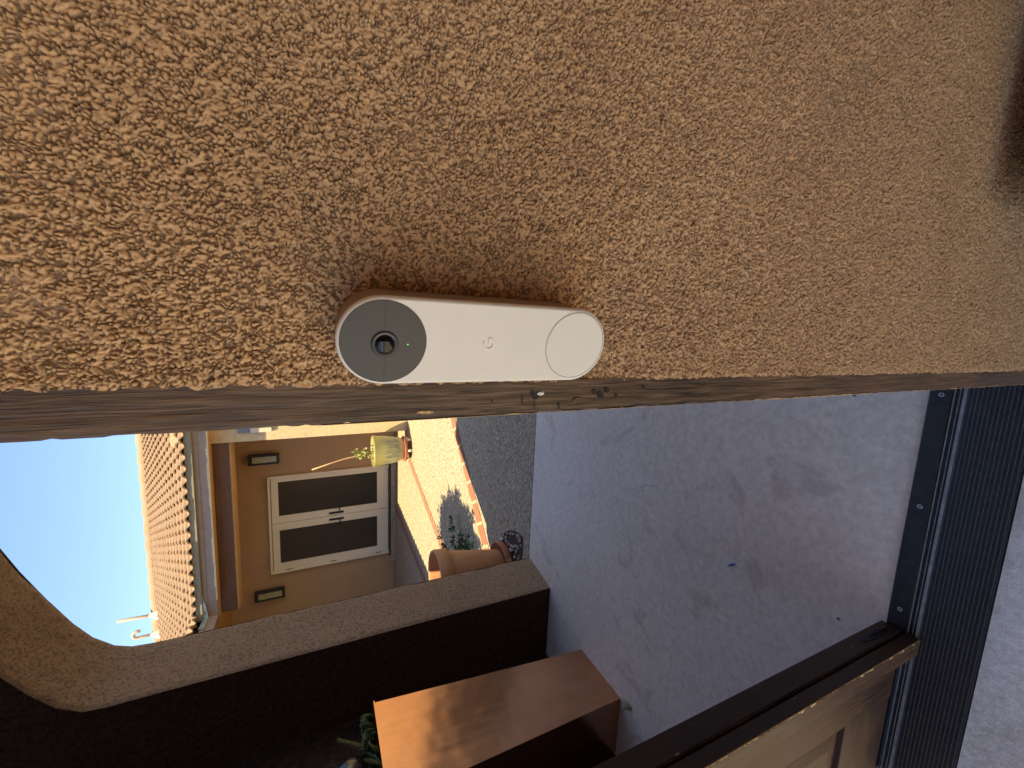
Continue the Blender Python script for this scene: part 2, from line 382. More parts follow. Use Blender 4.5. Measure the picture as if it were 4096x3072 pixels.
# ------------------------------------------------------------------ near stucco wall
wall = thing('stucco_wall', 'coarse tan stucco wall that fills the foreground and carries the doorbell', 'wall', (0.6, 0.34, 0))
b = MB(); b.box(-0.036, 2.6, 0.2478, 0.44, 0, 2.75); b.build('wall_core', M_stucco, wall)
def stucco_skin():
    zs = [1.50]; 
    while zs[-1] > 0.08: zs.append(zs[-1] - (0.00055 + max(0, 1.12-zs[-1])*0.0014))
    z = np.array(zs)[:, None]; C = 470; tt = np.linspace(0, 1, C)[None, :]
    W = 0.19 + (1.5-z)*0.38; X = -0.0372 + tt*W; Z = z + 0*X
    wx = (vnoise(X*230, Z*230, 1)-0.5)*0.003; wz = (vnoise(X*230+9, Z*230, 2)-0.5)*0.003
    d1, h1, e1 = worley((X+wx)/0.0023, (Z+wz)/0.0020, 3); d2, h2, e2 = worley((X+wz)/0.0052+40, (Z+wx)/0.0046, 4)
    n1 = vnoise(X*560+Z*90, Z*590-X*80, 5); n2 = vnoise(X*1000, Z*1060, 6); n3 = vnoise(X*190, Z*210, 13)
    cre = np.clip(e1/0.45, 0, 1)**0.8; cre2 = np.clip(e2/0.35, 0, 1)
    k1 = np.clip((n1*0.6+n2*0.4-0.18)/0.35, 0, 1)
    H0 = 0.0009*h1 + 0.0013*(cre-1)*k1 + 0.0006*(cre2-1) + 0.0005*h2 + 0.0005*n3
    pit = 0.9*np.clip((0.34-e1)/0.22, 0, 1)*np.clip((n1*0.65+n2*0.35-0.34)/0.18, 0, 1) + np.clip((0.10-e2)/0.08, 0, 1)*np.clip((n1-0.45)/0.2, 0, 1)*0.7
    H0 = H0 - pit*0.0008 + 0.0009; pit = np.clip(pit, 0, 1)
    und = (vnoise(X*9, Z*9, 8)-0.5)*0.004 + (vnoise(X*24, Z*24, 9)-0.5)*0.002
    H = H0 - 0.0016 + und
    e = np.clip((X+0.0372)/0.006, 0, 1); ragged = (vnoise(Z*220+0*X, X*0+3, 12)-0.5)*0.0022
    H = H*(0.3+0.7*e) + 0.0*e - (1-e)**2*0.0006
    X = X + (1-e)*ragged
    Y = 0.2450 - H
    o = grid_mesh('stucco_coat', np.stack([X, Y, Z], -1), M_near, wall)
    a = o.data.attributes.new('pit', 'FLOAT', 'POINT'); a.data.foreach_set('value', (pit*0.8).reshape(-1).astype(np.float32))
stucco_skin()

# gate frame: the jamb beside the wall, the far jamb and the head
fr = thing('gateway', 'weathered brown painted wooden jamb between the stucco wall and the gate opening', 'door frame', (-0.05, 0.35, 0))
def jamb_board():
    zs = np.arange(0.012, 2.14, 0.0035); ts = np.linspace(0, 1, 14)
    Z, T = np.meshgrid(zs, ts, indexing='ij'); X = -0.0594+T*0.0235
    edge = np.clip((T-0.0)*8, 0, 1)
    H = (vnoise(X*900, Z*14, 21)-0.5)*0.0007+(vnoise(X*400, Z*60, 22)-0.5)*0.0006 - (1-edge)**2*0.0008
    nick = (vnoise(Z*140, 0*Z, 23) > 0.72)*(T < 0.08)*0.0007
    Xo = X + np.where(T < 0.08, nick+(vnoise(Z*60, 0*Z, 25)-0.5)*0.0006, 0)
    return grid_mesh('jamb_face', np.stack([Xo, 0.2462-H, Z], -1), M_jamb, fr)
jamb_board()
b = MB(); b.box(-0.0590, -0.0365, 0.2476, 0.445, 0.012, 2.14); b.build('jamb_post', M_jamb, fr)
def ribbon(x0, y0, zs, wf, sgn, depth):
    mb = MB(); vs = []; fs = []
    for k, zz in enumerate(zs):
        wv = wf[k]; vs += [(x0-0.0002*0, y0+depth, zz), (x0-0.00015, y0-0.00015, zz), (x0+sgn*wv, y0-0.0002, zz)]
        if k: o = (k-1)*3; fs += [(o, o+1, o+4, o+3), (o+1, o+2, o+5, o+4)]
    mb.add(vs, fs); return mb
zs = np.arange(0.15, 1.30, 0.0014); nv = vnoise(zs*95, zs*0+.3, 51)*0.55+vnoise(zs*330, zs*0+.3, 52)*0.45
amt = np.clip((zs < 1.23)*1.0, 0, 1)*(0.5+0.5*(zs < 0.95))
wf = np.clip(nv-0.40, 0, 1)*0.0028*amt+0.00002
ribbon(-0.05965, 0.2462, zs, wf, 1, 0.0022).build('chipped_edge', M_chip, fr)
def onfront(x, y, Yp):      # picture position on a plane Y = const, for small marks that sit on the jamb
    v = Vector(rt)*(1536-y)+Vector(up)*(2048-x)+Vector(fwd)*1640; k = Yp/v.y; return v.x*k, 1.3+v.z*k
for x, y, rr, mm in ((2130, 1569, 0.0011, M_black), (2142, 1585, 0.0016, M_black), (2164, 1574, 0.0010, M_white), (2378, 1567, 0.0012, M_black), (2403, 1578, 0.0018, M_black), (2428, 1560, 0.0016, M_black), (2312, 1603, 0.0015, M_seamL), (2575, 1547, 0.0007, M_black), (2465, 1580, 0.0010, M_black)):
    rr *= 1.45; X, Z = onfront(x, y, 0.2452); b = MB(); n = 12; k = random.uniform(1.1, 2.0)
    ring = [(X+rr*math.cos(a)*random.uniform(.8, 1.1), 0.2453, Z+rr*k*math.sin(a)*random.uniform(.8, 1.1)) for a in [2*math.pi*i/n for i in range(n)]]
    ring2 = [(X+(p[0]-X)*0.6, 0.2448 if mm is M_white else 0.2454, Z+(p[2]-Z)*0.6) for p in ring]
    b.loft([ring, ring2], False, True); b.build('nail_hole' if mm is M_black else 'paint_blob', mm if mm is not M_seamL else M_jamb, fr)
for x, y0_, y1_, w_ in ((2090, 1576, 1622, .0005), (2139, 1600, 1640, .0004), (2236, 1614, 1636, .0009), (1968, 1600, 1612, .0005)):
    (xa, za), (xb, zb) = onfront(x, y0_, 0.2453), onfront(x-1, y1_, 0.2453); b = MB()
    pp = [(xa+(xb-xa)*k/6, 0.2453, za+(zb-za)*k/6) for k in range(7)]; top_ = [(p[0], p[1], p[2]+w_*random.uniform(.5, 1.3)) for p in pp]; bot_ = [(p[0], p[1], p[2]-w_*random.uniform(.5, 1.3)) for p in pp]
    b.add(top_+bot_, [(k, k+1, k+8, k+7) for k in range(6)]); b.build('scratch', M_seam, fr)
X, Z = onfront(1700, 1650, 0.2458); b = MB()
ring = [(X+0.0011*math.cos(a)*random.uniform(.5, 1.2), 0.24535, Z+0.0055*math.sin(a)*random.uniform(.6, 1.1)) for a in [2*math.pi*i/14 for i in range(14)]]
b.add(ring, [tuple(range(14))]); b.build('bare_chip', M_chip, fr)
b = MB(); b.box(-1.56, -1.50, 0.2476, 0.445, 0.0, 2.14); b.build('jamb_post', M_jamb, fr)
b = MB(); b.box(-1.56, -0.036, 0.2476, 0.445, 2.14, 2.20); b.build('frame_head', M_jamb, fr)

# wall left of the gate and above it, added unseen roof shading the entrance
b = MB(); b.box(-4.2, -1.56, 0.245, 0.44, 0, 2.75); b.box(-1.56, -0.036, 0.245, 0.44, 2.20, 2.75)
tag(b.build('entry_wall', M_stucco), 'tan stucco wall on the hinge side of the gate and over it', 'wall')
b = MB(); b.box(-1.78, 1.0, -3.6, 0.245, 2.75, 2.95); tag(b.build('shade_roof', M_stucco), 'unseen stucco roof added over the entrance to keep sun off the wall', 'shade_roof')

b = MB(); b.box(0.55, 0.75, -3.6, 0.2445, 0, 2.75); b.box(-0.50, 0.5495, -2.1, -1.9, 0, 2.7495); tag(b.build('light_block_walls', M_stucco), 'unseen stucco walls added to deepen the shadow beside the doorbell', 'wall')  # side and return walls added out of view to block front and right light

bx_ = thing('shadow_box', 'unseen low dark box added by the tan stucco wall to shade its lower corner', 'planter', (0.36, 0.04, 0))  # made-up box out of view that darkens the wall's lower corner
b = MB()
for k in range(5): b.box(0.170, 0.535, -0.12, 0.205, 0.02+k*0.102, 0.117+k*0.102, None, 0.004)
b.build('box_body', M_gate, bx_); b = MB(); b.box(0.20, 0.52, -0.105, 0.19, 0.0, 0.518); b.build('liner', M_black, bx_)
b = MB(); b.box(0.215, 0.505, -0.09, 0.175, 0.5185, 0.526); b.build('box_fill', M_soil, bx_)

# ------------------------------------------------------------------ gate leaf
g = thing('gate_leaf', 'dark brown panelled wooden gate leaf standing on the metal threshold', 'gate', (-1.1, 0.41, 0.02))
for x0, x1 in ((-0.880, -0.7005), (-1.495, -1.32)):
    b = MB(); b.box(x0, x1, 0.403, 0.447, 0.018, 2.12, None, 0.0015); b.build('stile', M_gate, g)
for z0, z1 in ((0.020, 0.215), (1.0, 1.14), (1.98, 2.12)):
    b = MB(); b.box(-1.3195, -0.8805, 0.4045, 0.4455, z0, z1, None, 0.002); b.build('rail', M_gateX, g)
for z0, z1 in ((0.217, 0.998), (1.142, 1.978)):
    b = MB(); b.box(-1.3185, -0.8815, 0.417, 0.433, z0, z1); x0, x1 = -1.27, -0.93
    b.loft([[(-1.312, 0.417, z0+.006), (-0.888, 0.417, z0+.006), (-0.888, 0.417, z1-.006), (-1.312, 0.417, z1-.006)],
            [(x0, 0.408, z0+.05), (x1, 0.408, z0+.05), (x1, 0.408, z1-.05), (x0, 0.408, z1-.05)]], False, True)
    b.build('panel', M_gate, g)
b = MB()
b.box(-0.7415, -0.7000, 0.3715, 0.3985, 0.0135, 2.12, None, 0.0022)
b.box(-0.7430, -0.7085, 0.3985, 0.403, 0.0135, 2.12)
b.box(-0.7560, -0.7415, 0.388, 0.403, 0.020, 2.12, None, 0.003)
b.build('astragal', M_gateE if False else M_gate, g)
b = MB(); b.box(-0.7002, -0.6985, 0.4055, 0.4445, 0.02, 2.12); b.box(-0.6999, -0.6985, 0.3745, 0.3965, 0.016, 2.12); b.build('edge_facing', M_gateE, g)
zs = np.arange(0.016, 1.1, 0.0016); nv = vnoise(zs*60, zs*0+.3, 61)*0.5+vnoise(zs*260, zs*0+.3, 62)*0.5
big_ = vnoise(zs*11, zs*0+.7, 63); wf = np.clip(nv-0.44, 0, 1)*0.011*(0.4+1.2*big_)+0.00005
ribbon(-0.69915, 0.3716, zs, wf, -1, 0.0016).build('chipped_edge', M_chip, g)
b = MB()
ov = [(-0.6984, 0.4255+0.011*math.cos(a), 0.103+0.062*math.sin(a)) for a in [2*math.pi*i/24 for i in range(24)]]
ov2 = [(-0.6972, 0.4255+0.009*math.cos(a), 0.103+0.057*math.sin(a)) for a in [2*math.pi*i/24 for i in range(24)]]
b.loft([ov, ov2], False, True); fb = b.build('flush_bolt', M_black, g)
b = MB(); b.tube([(-0.6978, 0.4255, 0.05), (-0.6955, 0.4255, 0.06), (-0.6955, 0.4255, 0.12)], 0.0022); b.build('bolt_lever', M_black, fb)

# ------------------------------------------------------------------ doorbell
th = R(11); DC = Vector((-0.008, 0.2136, 1.3)); DT = Vector((math.cos(th), -math.sin(th), 0)); DN = Vector((-math.sin(th), -math.cos(th), 0))
def D(s, z, o): return DC + DT*s*0.001 + Vector((0, 0, z*0.001)) + DN*o*0.001
zc0, zc1, sc_ = -30.2, -144.0, -2.9
def stad(r_, o, n=40):
    P = []
    for k in range(n+1): a = math.pi*k/n; P.append(D(sc_+r_*math.cos(a), zc0+r_*math.sin(a), o))
    for k in range(n+1): a = math.pi+math.pi*k/n; P.append(D(sc_+r_*math.cos(a), zc1+r_*math.sin(a), o))
    return P
db = thing('video_doorbell', 'white pill-shaped video doorbell with dark grey camera disc on the stucco wall', 'doorbell', tuple(D(sc_, -87, -20)))
b = MB(); rr = 22.75
b.loft([stad(rr-0.15, -5.0), stad(rr, -4.4), stad(rr, -1.9), stad(rr-0.25, -1.0), stad(rr-0.8, -0.3), stad(rr-1.5, 0.0)], True, False, True)
# flat front with openings is built as a cap: ring between outline and centre line
inner = [D(sc_+0.0*0, z, 0.0) for z in (zc0, zc1)]
P = stad(rr-1.5, 0.0); b.add(P, [tuple(range(len(P)))]); b.build('front_shell', M_white, db)
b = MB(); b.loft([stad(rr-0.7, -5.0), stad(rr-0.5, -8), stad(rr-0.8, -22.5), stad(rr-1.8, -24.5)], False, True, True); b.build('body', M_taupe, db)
b = MB(); wd = []
for p in stad(rr-1.2, -22.5):
    k = (0.2449-p.y)/(-DN.y); wd.append(p - DN*k)
b.loft([stad(rr-1.2, -22.5), wd], False, True, True); b.build('wedge', M_taupe, db)
def disc(c, r_, o, n=64): return [D(c[0]+r_*math.cos(2*math.pi*k/n), c[1]+r_*math.sin(2*math.pi*k/n), o) for k in range(n)]
c0 = (-3.0, -30.2)
b = MB(); b.loft([disc(c0, 21.25, 0.02), disc(c0, 21.2, 0.22), disc(c0, 21.0, 0.30)], False, True, False); cdisc = b.build('camera_disc', M_grey, db)
b = MB()
for s0, s1 in ((-24.0, -11.0), (4.2, 18.0)): b.add([D(s0, -30.45, 0.33), D(s1, -30.45, 0.33), D(s1, -30.2, 0.33), D(s0, -30.2, 0.33)], [(0, 1, 2, 3)])
b.build('seam', M_seam, cdisc)
lc = (-3.9, -30.3)
b = MB(); b.loft([disc(lc, 6.9, 0.33), disc(lc, 6.5, 0.34)], False, True, True); b.build('lens_gap', M_seam, cdisc)
b = MB(); b.loft([disc(lc, 6.3, 0.36), disc(lc, 6.25, 1.1), disc(lc, 6.0, 1.35), disc(lc, 5.6, 1.25), disc(lc, 4.7, 0.6), disc(lc, 4.5, 0.45)], False, False, True); lr = b.build('lens_ring', M_lensring, cdisc)
b = MB(); rings = [disc(lc, 4.75*math.cos(a), 0.40+1.3*math.sin(a), 48) for a in [R(x) for x in (0, 12, 25, 40, 55, 70, 82, 89)]]
b.loft(rings, False, True, True); b.build('lens', M_glass, lr)
b = MB(); b.loft([disc((-3.9, -41.7), 0.36, 0.33, 16), disc((-3.9, -41.7), 0.3, 0.42, 16)], False, True); b.build('status_light', M_led, cdisc)
b = MB(); b.loft([disc((-3.9, -46.6), 0.36, 0.33, 16), disc((-3.9, -46.6), 0.34, 0.34, 16)], False, True); b.build('microphone_hole', M_black, cdisc)
bc = (-2.6, -144.1)
b = MB(); b.loft([disc(bc, 20.95, 0.03, 96), disc(bc, 20.7, 0.06, 96), disc(bc, 20.45, 0.05, 96), disc(bc, 20.3, 0.03, 96)], False, False, False); bt = b.build('button_groove', M_seamL, db)
b = MB(); b.loft([disc(bc, 20.35, 0.04, 96), disc(bc, 20.2, 0.22, 96), disc(bc, 19.9, 0.30, 96)], False, True, False); b.build('button', M_white, db)
# the embossed letter mark
b = MB(); gc = (-2.8, -86.5); ro, ri = 3.6, 2.3; n = 44
a0, a1 = R(62), R(356); out = []; inn = []
for k in range(n+1):
    a = a0+(a1-a0)*k/n; out.append((gc[0]+ro*math.cos(a), gc[1]+ro*math.sin(a))); inn.append((gc[0]+ri*math.cos(a), gc[1]+ri*math.sin(a)))
vs = []
for (x, y), (x2, y2) in zip(out, inn): vs += [D(x, y, 0.0), D(x-(x-gc[0])*0.03, y-(y-gc[1])*0.03, 0.5), D(x2+(x2-gc[0])*0.04, y2+(y2-gc[1])*0.04, 0.5), D(x2, y2, 0.0)]
fs = []
for i in range(n):
    for j in range(3): fs.append((i*4+j, i*4+j+1, (i+1)*4+j+1, (i+1)*4+j))
fs += [(0, 1, 2, 3), (n*4+3, n*4+2, n*4+1, n*4)]
b.add(vs, fs, False)
bar = [(-0.2, -0.75), (3.5, -0.75), (3.5, 0.45), (-0.2, 0.45)]
b.loft([[D(gc[0]+x, gc[1]+y, 0) for x, y in bar], [D(gc[0]+x*0.98+0.03, gc[1]+y*0.9, 0.52) for x, y in bar]], False, True)
b.build('letter_mark', M_white, db)

# ------------------------------------------------------------------ porch: arch wall, side walls, ceiling
far_p = [(-1.59, 0.0), (-1.59, 2.02), (-1.588, 2.06), (-1.582, 2.13), (-1.558, 2.19), (-1.492, 2.263), (-1.405, 2.322), (-1.266, 2.396), (-1.122, 2.465), (-1.004, 2.513), (-0.85, 2.565), (-0.65, 2.605), (-0.40, 2.625)]
near_p = [(-1.634, 0.0), (-1.632, 2.06), (-1.634, 2.12), (-1.625, 2.20), (-1.575, 2.275), (-1.491, 2.343), (-1.396, 2.405), (-1.27, 2.465), (-1.12, 2.52), (-1.00, 2.555), (-0.85, 2.595), (-0.65, 2.63), (-0.40, 2.645)]
cxm = -0.40
def mirror(p): return p + [(2*cxm-x, z) for x, z in p[::-1][1:]]
FP, NP = mirror(far_p), mirror(near_p)
XL, XR, ZT = -2.2, 1.25, 4.02
aw = thing('arch_wall', 'stucco wall with an arched opening between the dark porch and the courtyard', 'wall', (-0.4, 2.18, 0))
def face_with_hole(prof, y, flip, xl, xr, zt):
    mb = MB(); n = len(prof); outer = []
    for i, (x, z) in enumerate(prof):
        if i == 0: outer.append((xl, 0.0))
        elif i == n-1: outer.append((xr, 0.0))
        else:
            f = i/(n-1); outer.append((xl if x < cxm-0.9 and z < 2.5 else (xr if x > cxm+0.9 and z < 2.5 else x), z if z < 2.3 else None))
    vs = []; fs = []
    for (x, z) in prof:
        ox = xl if x < cxm else xr
        vs += [(x, y, z), (ox, y, z)]
    top = len(prof)//2
    for i in range(n-1):
        if i == top-1 or i == top: continue
        q = (i*2, i*2+1, i*2+3, i*2+2); fs.append(q)
    mb.add(vs, fs)
    xs, zs_ = prof[top]; zl = prof[top-1]
    mb.add([(prof[top-1][0], y, prof[top-1][1]), (xl, y, prof[top-1][1]), (xl, y, zt), (xr, y, zt), (xr, y, prof[top+1][1]), (prof[top+1][0], y, prof[top+1][1]), (xs, y, zs_)], [(0, 1, 2, 3, 4, 5, 6)])
    return mb
# reveal with a softened arris, displaced slightly so that its edge is not a ruled line
def densify(p, q, step=0.012):
    A = []; Bp = []
    for i in range(len(p)-1):
        L = math.dist(p[i], p[i+1]); k = max(1, int(L/step))
        for j in range(k):
            f = j/k; A.append((p[i][0]+(p[i+1][0]-p[i][0])*f, p[i][1]+(p[i+1][1]-p[i][1])*f)); Bp.append((q[i][0]+(q[i+1][0]-q[i][0])*f, q[i][1]+(q[i+1][1]-q[i][1])*f))
    A.append(p[-1]); Bp.append(q[-1]); return np.array(A), np.array(Bp)
A, Bq = densify(FP, NP)
ncol = 26; T = np.linspace(0, 1, ncol)
P = np.zeros((len(A), ncol, 3))
for j, tt in enumerate(T):
    P[:, j, 0] = Bq[:, 0]*(1-tt)+A[:, 0]*tt; P[:, j, 2] = Bq[:, 1]*(1-tt)+A[:, 1]*tt; P[:, j, 1] = 2.035+(2.325-2.035)*tt
s_ = np.arange(len(A))[:, None]*0.012; cc = T[None, :]*0.29
dn = (vnoise(s_*40, cc*40, 31)-0.5)*0.004+(vnoise(s_*9, cc*7, 32)-0.5)*0.008
tan = np.gradient(A, axis=0); tan /= np.linalg.norm(tan, axis=1)[:, None]+1e-9; nx, nz = tan[:, 1], -tan[:, 0]
P[:, :, 0] += nx[:, None]*dn; P[:, :, 2] += nz[:, None]*dn
for j, (dy, dd) in {0: (0.0, -0.006), ncol-1: (0.0, -0.006)}.items():
    P[:, j, 0] += nx*dd; P[:, j, 2] += nz*dd
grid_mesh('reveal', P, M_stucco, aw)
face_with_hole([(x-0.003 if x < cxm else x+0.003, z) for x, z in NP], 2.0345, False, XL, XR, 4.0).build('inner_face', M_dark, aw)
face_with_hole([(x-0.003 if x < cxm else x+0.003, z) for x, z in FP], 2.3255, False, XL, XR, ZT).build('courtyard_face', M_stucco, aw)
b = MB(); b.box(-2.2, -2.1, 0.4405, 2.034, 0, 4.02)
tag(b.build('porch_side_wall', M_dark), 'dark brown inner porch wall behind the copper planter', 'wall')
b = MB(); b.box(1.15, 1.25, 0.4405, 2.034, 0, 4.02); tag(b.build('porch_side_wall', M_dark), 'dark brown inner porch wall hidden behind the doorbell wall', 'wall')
b = MB(); b.box(-3.0, 1.25, 0.247, 0.438, 2.955, 6.9); tag(b.build('sun_block_wall', M_stucco), 'unseen tall stucco wall added above the entrance to stop sun through the arch', 'wall')  # added out of view so no sun passes through the arch

# ------------------------------------------------------------------ copper planter with greenery
pl = thing('copper_planter', 'tall tapered copper planter box against the dark porch wall', 'planter', (-1.93, 1.5, 0))
def ring4(x0, x1, y0, y1, z): return [(x0, y0, z), (x1, y0, z), (x1, y1, z), (x0, y1, z)]
b = MB(); ZP = 1.103
prof = [(0, -2.085, -1.778, 1.342, 1.672), (0.4, -2.087, -1.759, 1.322, 1.690), (0.8, -2.089, -1.739, 1.302, 1.708), (ZP, -2.09, -1.724, 1.285, 1.722)]
b.loft([ring4(x0, x1, y0, y1, z) for z, x0, x1, y0, y1 in prof], True, False); b.build('body', M_copper, pl)
b = MB(); o = ring4(-2.094, -1.719, 1.280, 1.727, 0); i_ = ring4(-2.07, -1.743, 1.304, 1.703, 0)
def lift(r_, z): return [(x, y, z) for x, y, _ in r_]
b.loft([lift(o, ZP-0.001), lift(o, ZP+0.004), lift(i_, ZP+0.004), lift(i_, ZP-0.05)], False, True); b.build('rim', M_copper, pl)

def leaf_cloud(mb, pts, size, elong=2.2, up_bias=0.3):
    for p in pts:
        d = Vector((random.gauss(0, 1), random.gauss(0, 1), random.gauss(up_bias, 1))).normalized()
        s_ = d.cross(Vector((random.gauss(0, 1), random.gauss(0, 1), random.gauss(0, 1)))).normalized(); nn = d.cross(s_)
        L = size*random.uniform(.7, 1.3); W = L/elong; p = Vector(p)
        mb.add([p, p+d*L*.35+s_*W*.5+nn*W*.12, p+d*L*.75+s_*W*.38, p+d*L, p+d*L*.75-s_*W*.38, p+d*L*.35-s_*W*.5+nn*W*.12, p+d*L*.5-nn*W*.1], [(0, 1, 6), (1, 2, 6), (2, 3, 6), (3, 4, 6), (4, 5, 6), (5, 0, 6)], True)
def fat_leaf(mb, p, d, L, W, Tk=None):
    d = Vector(d).normalized(); s_ = d.cross(Vector((0.13, 0.2, 1))).normalized(); nn = s_.cross(d); Tk = Tk or W*0.35; p = Vector(p); rings = []
    for f, q in ((0, .25), (.2, .75), (.45, 1), (.7, .85), (.88, .5), (1, .06)):
        c = p+d*L*f+nn*L*0.12*math.sin(f*2.2); rings.append([c+s_*W*.5*q*math.cos(a)+nn*Tk*.5*q*math.sin(a) for a in [2*math.pi*i/8 for i in range(8)]])
    mb.loft(rings, True, True, True)
gr = thing('planter_greenery', 'green and sage succulents and sprigs filling the copper planter', 'plant', (-1.9, 1.5, ZP))
b = MB(); bs = MB(); be = MB()
for k in range(75):
    p = (random.uniform(-1.99, -1.745), random.uniform(1.40, 1.70), ZP+0.0); d = (random.gauss(0.15, .5), random.gauss(0, .5), random.uniform(.3, 1))
    fat_leaf(random.choice((b, b, bs)), p, d, random.uniform(0.05, 0.085), random.uniform(0.018, 0.03))
for cx_, cy_ in ((-1.765, 1.66), (-1.76, 1.585), (-1.79, 1.45)):
    ro_ = MB()
    for k in range(16):
        a = k*2.4; e = 0.25+0.06*k; fat_leaf(ro_, (cx_, cy_, ZP+0.03), (math.cos(a), math.sin(a), e), 0.045, 0.024)
    ro_.build('rosette', M_leafP, gr)
for k in range(26):
    fat_leaf(b, (-1.775+random.gauss(0, .012), random.uniform(1.60, 1.715), ZP+random.uniform(0, .02)), (random.gauss(.1, .3), random.gauss(.1, .4), 1), random.uniform(.035, .06), random.uniform(.018, .028))
for base, tip in (((-1.775, 1.56, ZP+.03), (-1.775, 1.652, ZP+0.152)),):
    base = Vector(base); tip = Vector(tip); be.tube([base, base.lerp(tip, .5)+Vector((.004, 0, 0)), tip], [.002, .0015, .001], 6)
    for k in range(60):
        f = 0.12+0.88*k/60; p = base.lerp(tip, f); a = k*2.4; dd = (tip-base).normalized()*0.9+Vector((math.cos(a), math.sin(a), 0.1*math.sin(a)))*0.7
        fat_leaf(be, p, dd, 0.028*(1.1-f*.5), 0.004, 0.002)
b.build('fleshy_leaves', M_leafD, gr); bs.build('pale_leaves', M_leafP, gr); be.build('feathery_sprig', M_leafY, gr)
b = MB(); cb = Vector((-1.85, 1.525, ZP+0.115)); rb_ = 0.078
prof = [(rb_*math.cos(a), rb_*math.sin(a)) for a in [R(-88+176*k/24) for k in range(25)]]
b.lathe(prof, cb, 40); n_ = NM('dark_iridescent_ball', 0.12, 0.8, 0.0); n_.col(n_.mix(n_.ramp(n_.noise(n_.map(), 30, 3), [(0.4, 0), (0.6, 1)]), (0.02, 0.015, 0.015), (0.05, 0.03, 0.03))); n_.bump(n_.noise(n_.map(), 140, 3), 0.001)
ball = b.build('ornament_ball', n_.m); tag(ball, 'dark glossy ball ornament nestled in the planter greenery', 'ornament')
b = MB()
for k, (a, L) in enumerate(((-0.5, .03), (0.1, .04), (0.6, .04), (1.2, .03), (2.0, .026))):
    c = cb+Vector((0.062, -0.008, 0.047)); d = Vector((math.sin(a)*.55, math.sin(a)*.45, math.cos(a))); d -= (c-cb).normalized()*d.dot((c-cb).normalized()); fat_leaf(b, c+(c-cb).normalized()*0.001, d, L, 0.014, 0.003)
n_ = NM('ball_reflection', 0.25, 0.6); n_.col(n_.mix(n_.noise(n_.map(), 50, 2), (0.25, 0.60, 0.65), (0.55, 0.80, 0.45))); b.build('reflection_petals', n_.m, ball)  # cyan reflection on the ball, put in as coloured petal shapes
b = MB()
for k in range(9):
    p = cb+Vector((random.uniform(.0, .04), random.uniform(.03, .06), 0.035)); b.tube([p, p+Vector((random.uniform(-.01, .02), random.uniform(-.03, .03), random.uniform(.03, .06)))], 0.0009, 5)
b.build('bristle', M_bark, ball)

# ------------------------------------------------------------------ terracotta pot in its gravel pocket
b = MB(); n = 26
pk = [(-1.47, 2.43), (-2.3, 2.43)] + [(-1.88-0.42*math.cos(math.pi*k/n), 2.43+0.50*math.sin(math.pi*k/n)) for k in range(n+1)]
pk = [(-2.3, 2.43)] + [(-1.88-0.385*math.cos(math.pi*k/n), 2.432+0.42*math.sin(math.pi*k/n)) for k in range(n+1)]
b.add([(x, y, 0.0045) for x, y in pk], [tuple(range(len(pk)))[::-1]]); struct(b.build('soil_pocket', M_soil))
b = MB()
import bmesh
def pebble(mb, c, r_):
    bm = bmesh.new(); bmesh.ops.create_icosphere(bm, subdivisions=2, radius=1); M = Matrix.Rotation(random.uniform(0, 6), 3, Vector((random.random(), random.random(), random.random()+.01)).normalized())
    sx, sy_, sz = random.uniform(.7, 1.3), random.uniform(.6, 1.1), random.uniform(.45, .8)
    for v_ in bm.verts: v_.co = M @ Vector((v_.co.x*sx*r_, v_.co.y*sy_*r_, v_.co.z*sz*r_)); 
    mb.add([v_.co+Vector(c) for v_ in bm.verts], [[q.index for q in f.verts] for f in bm.faces], True); bm.free()
for k in range(150):
    a = random.uniform(0, math.pi); q = random.uniform(.1, 1)**.5
    x, y = -1.88-0.375*q*math.cos(a), 2.44+0.40*q*math.sin(a)
    if (x+1.84)**2+(y-2.66)**2 < 0.16**2: continue
    pebble(b, (x, y, 0.008), random.uniform(.008, .019))
gm = NM('gravel_mix', 0.8, 0.3); gm.col(gm.ramp(gm.sep(gm.vor(gm.map(), 28, 'F1', 'Color'))[0], [(0, (0.16, 0.11, 0.09)), (.4, (0.42, 0.32, 0.27)), (.7, (0.36, 0.37, 0.38)), (1, (0.55, 0.50, 0.42))]))
gv = b.build('gravel', gm.m); gv['kind'] = 'stuff'; tag(gv, 'loose gravel around the saucer of the terracotta pot', 'gravel')
PC = (-1.852, 2.672, 0.0)
b = MB(); b.lathe([(0.0, 0.012), (0.15, 0.012), (0.178, 0.020), (0.188, 0.072), (0.176, 0.076), (0.166, 0.050), (0.0, 0.046)], PC, 56)
sa = b.build('pot_saucer', M_terra2); tag(sa, 'red clay saucer with price sticker on gravel at the arch foot', 'saucer')
b = MB()
for a0_, z0, z1, da in ((-0.85, 0.034, 0.056, 0.09),):
    ring = []
    for (aa, zz) in ((a0_, z0), (a0_+da, z0), (a0_+da, z1), (a0_, z1)):
        r_ = 0.1785+(zz-0.020)/0.052*0.010+0.001; ring.append((PC[0]+r_*math.cos(aa), PC[1]+r_*math.sin(aa), zz))
    b.add(ring, [(0, 1, 2, 3)])
b.build('price_sticker', M_cream, sa)
b = MB(); b.lathe([(0.0, 0.047), (0.118, 0.047), (0.128, 0.056), (0.190, 0.452), (0.193, 0.470), (0.211, 0.474), (0.217, 0.556), (0.213, 0.570), (0.198, 0.572), (0.190, 0.560), (0.182, 0.48), (0.172, 0.40), (0.12, 0.10), (0.0, 0.095)], PC, 72)
tag(b.build('terracotta_pot', M_terra), 'tall empty terracotta pot partly behind the arch pillar', 'flower pot')

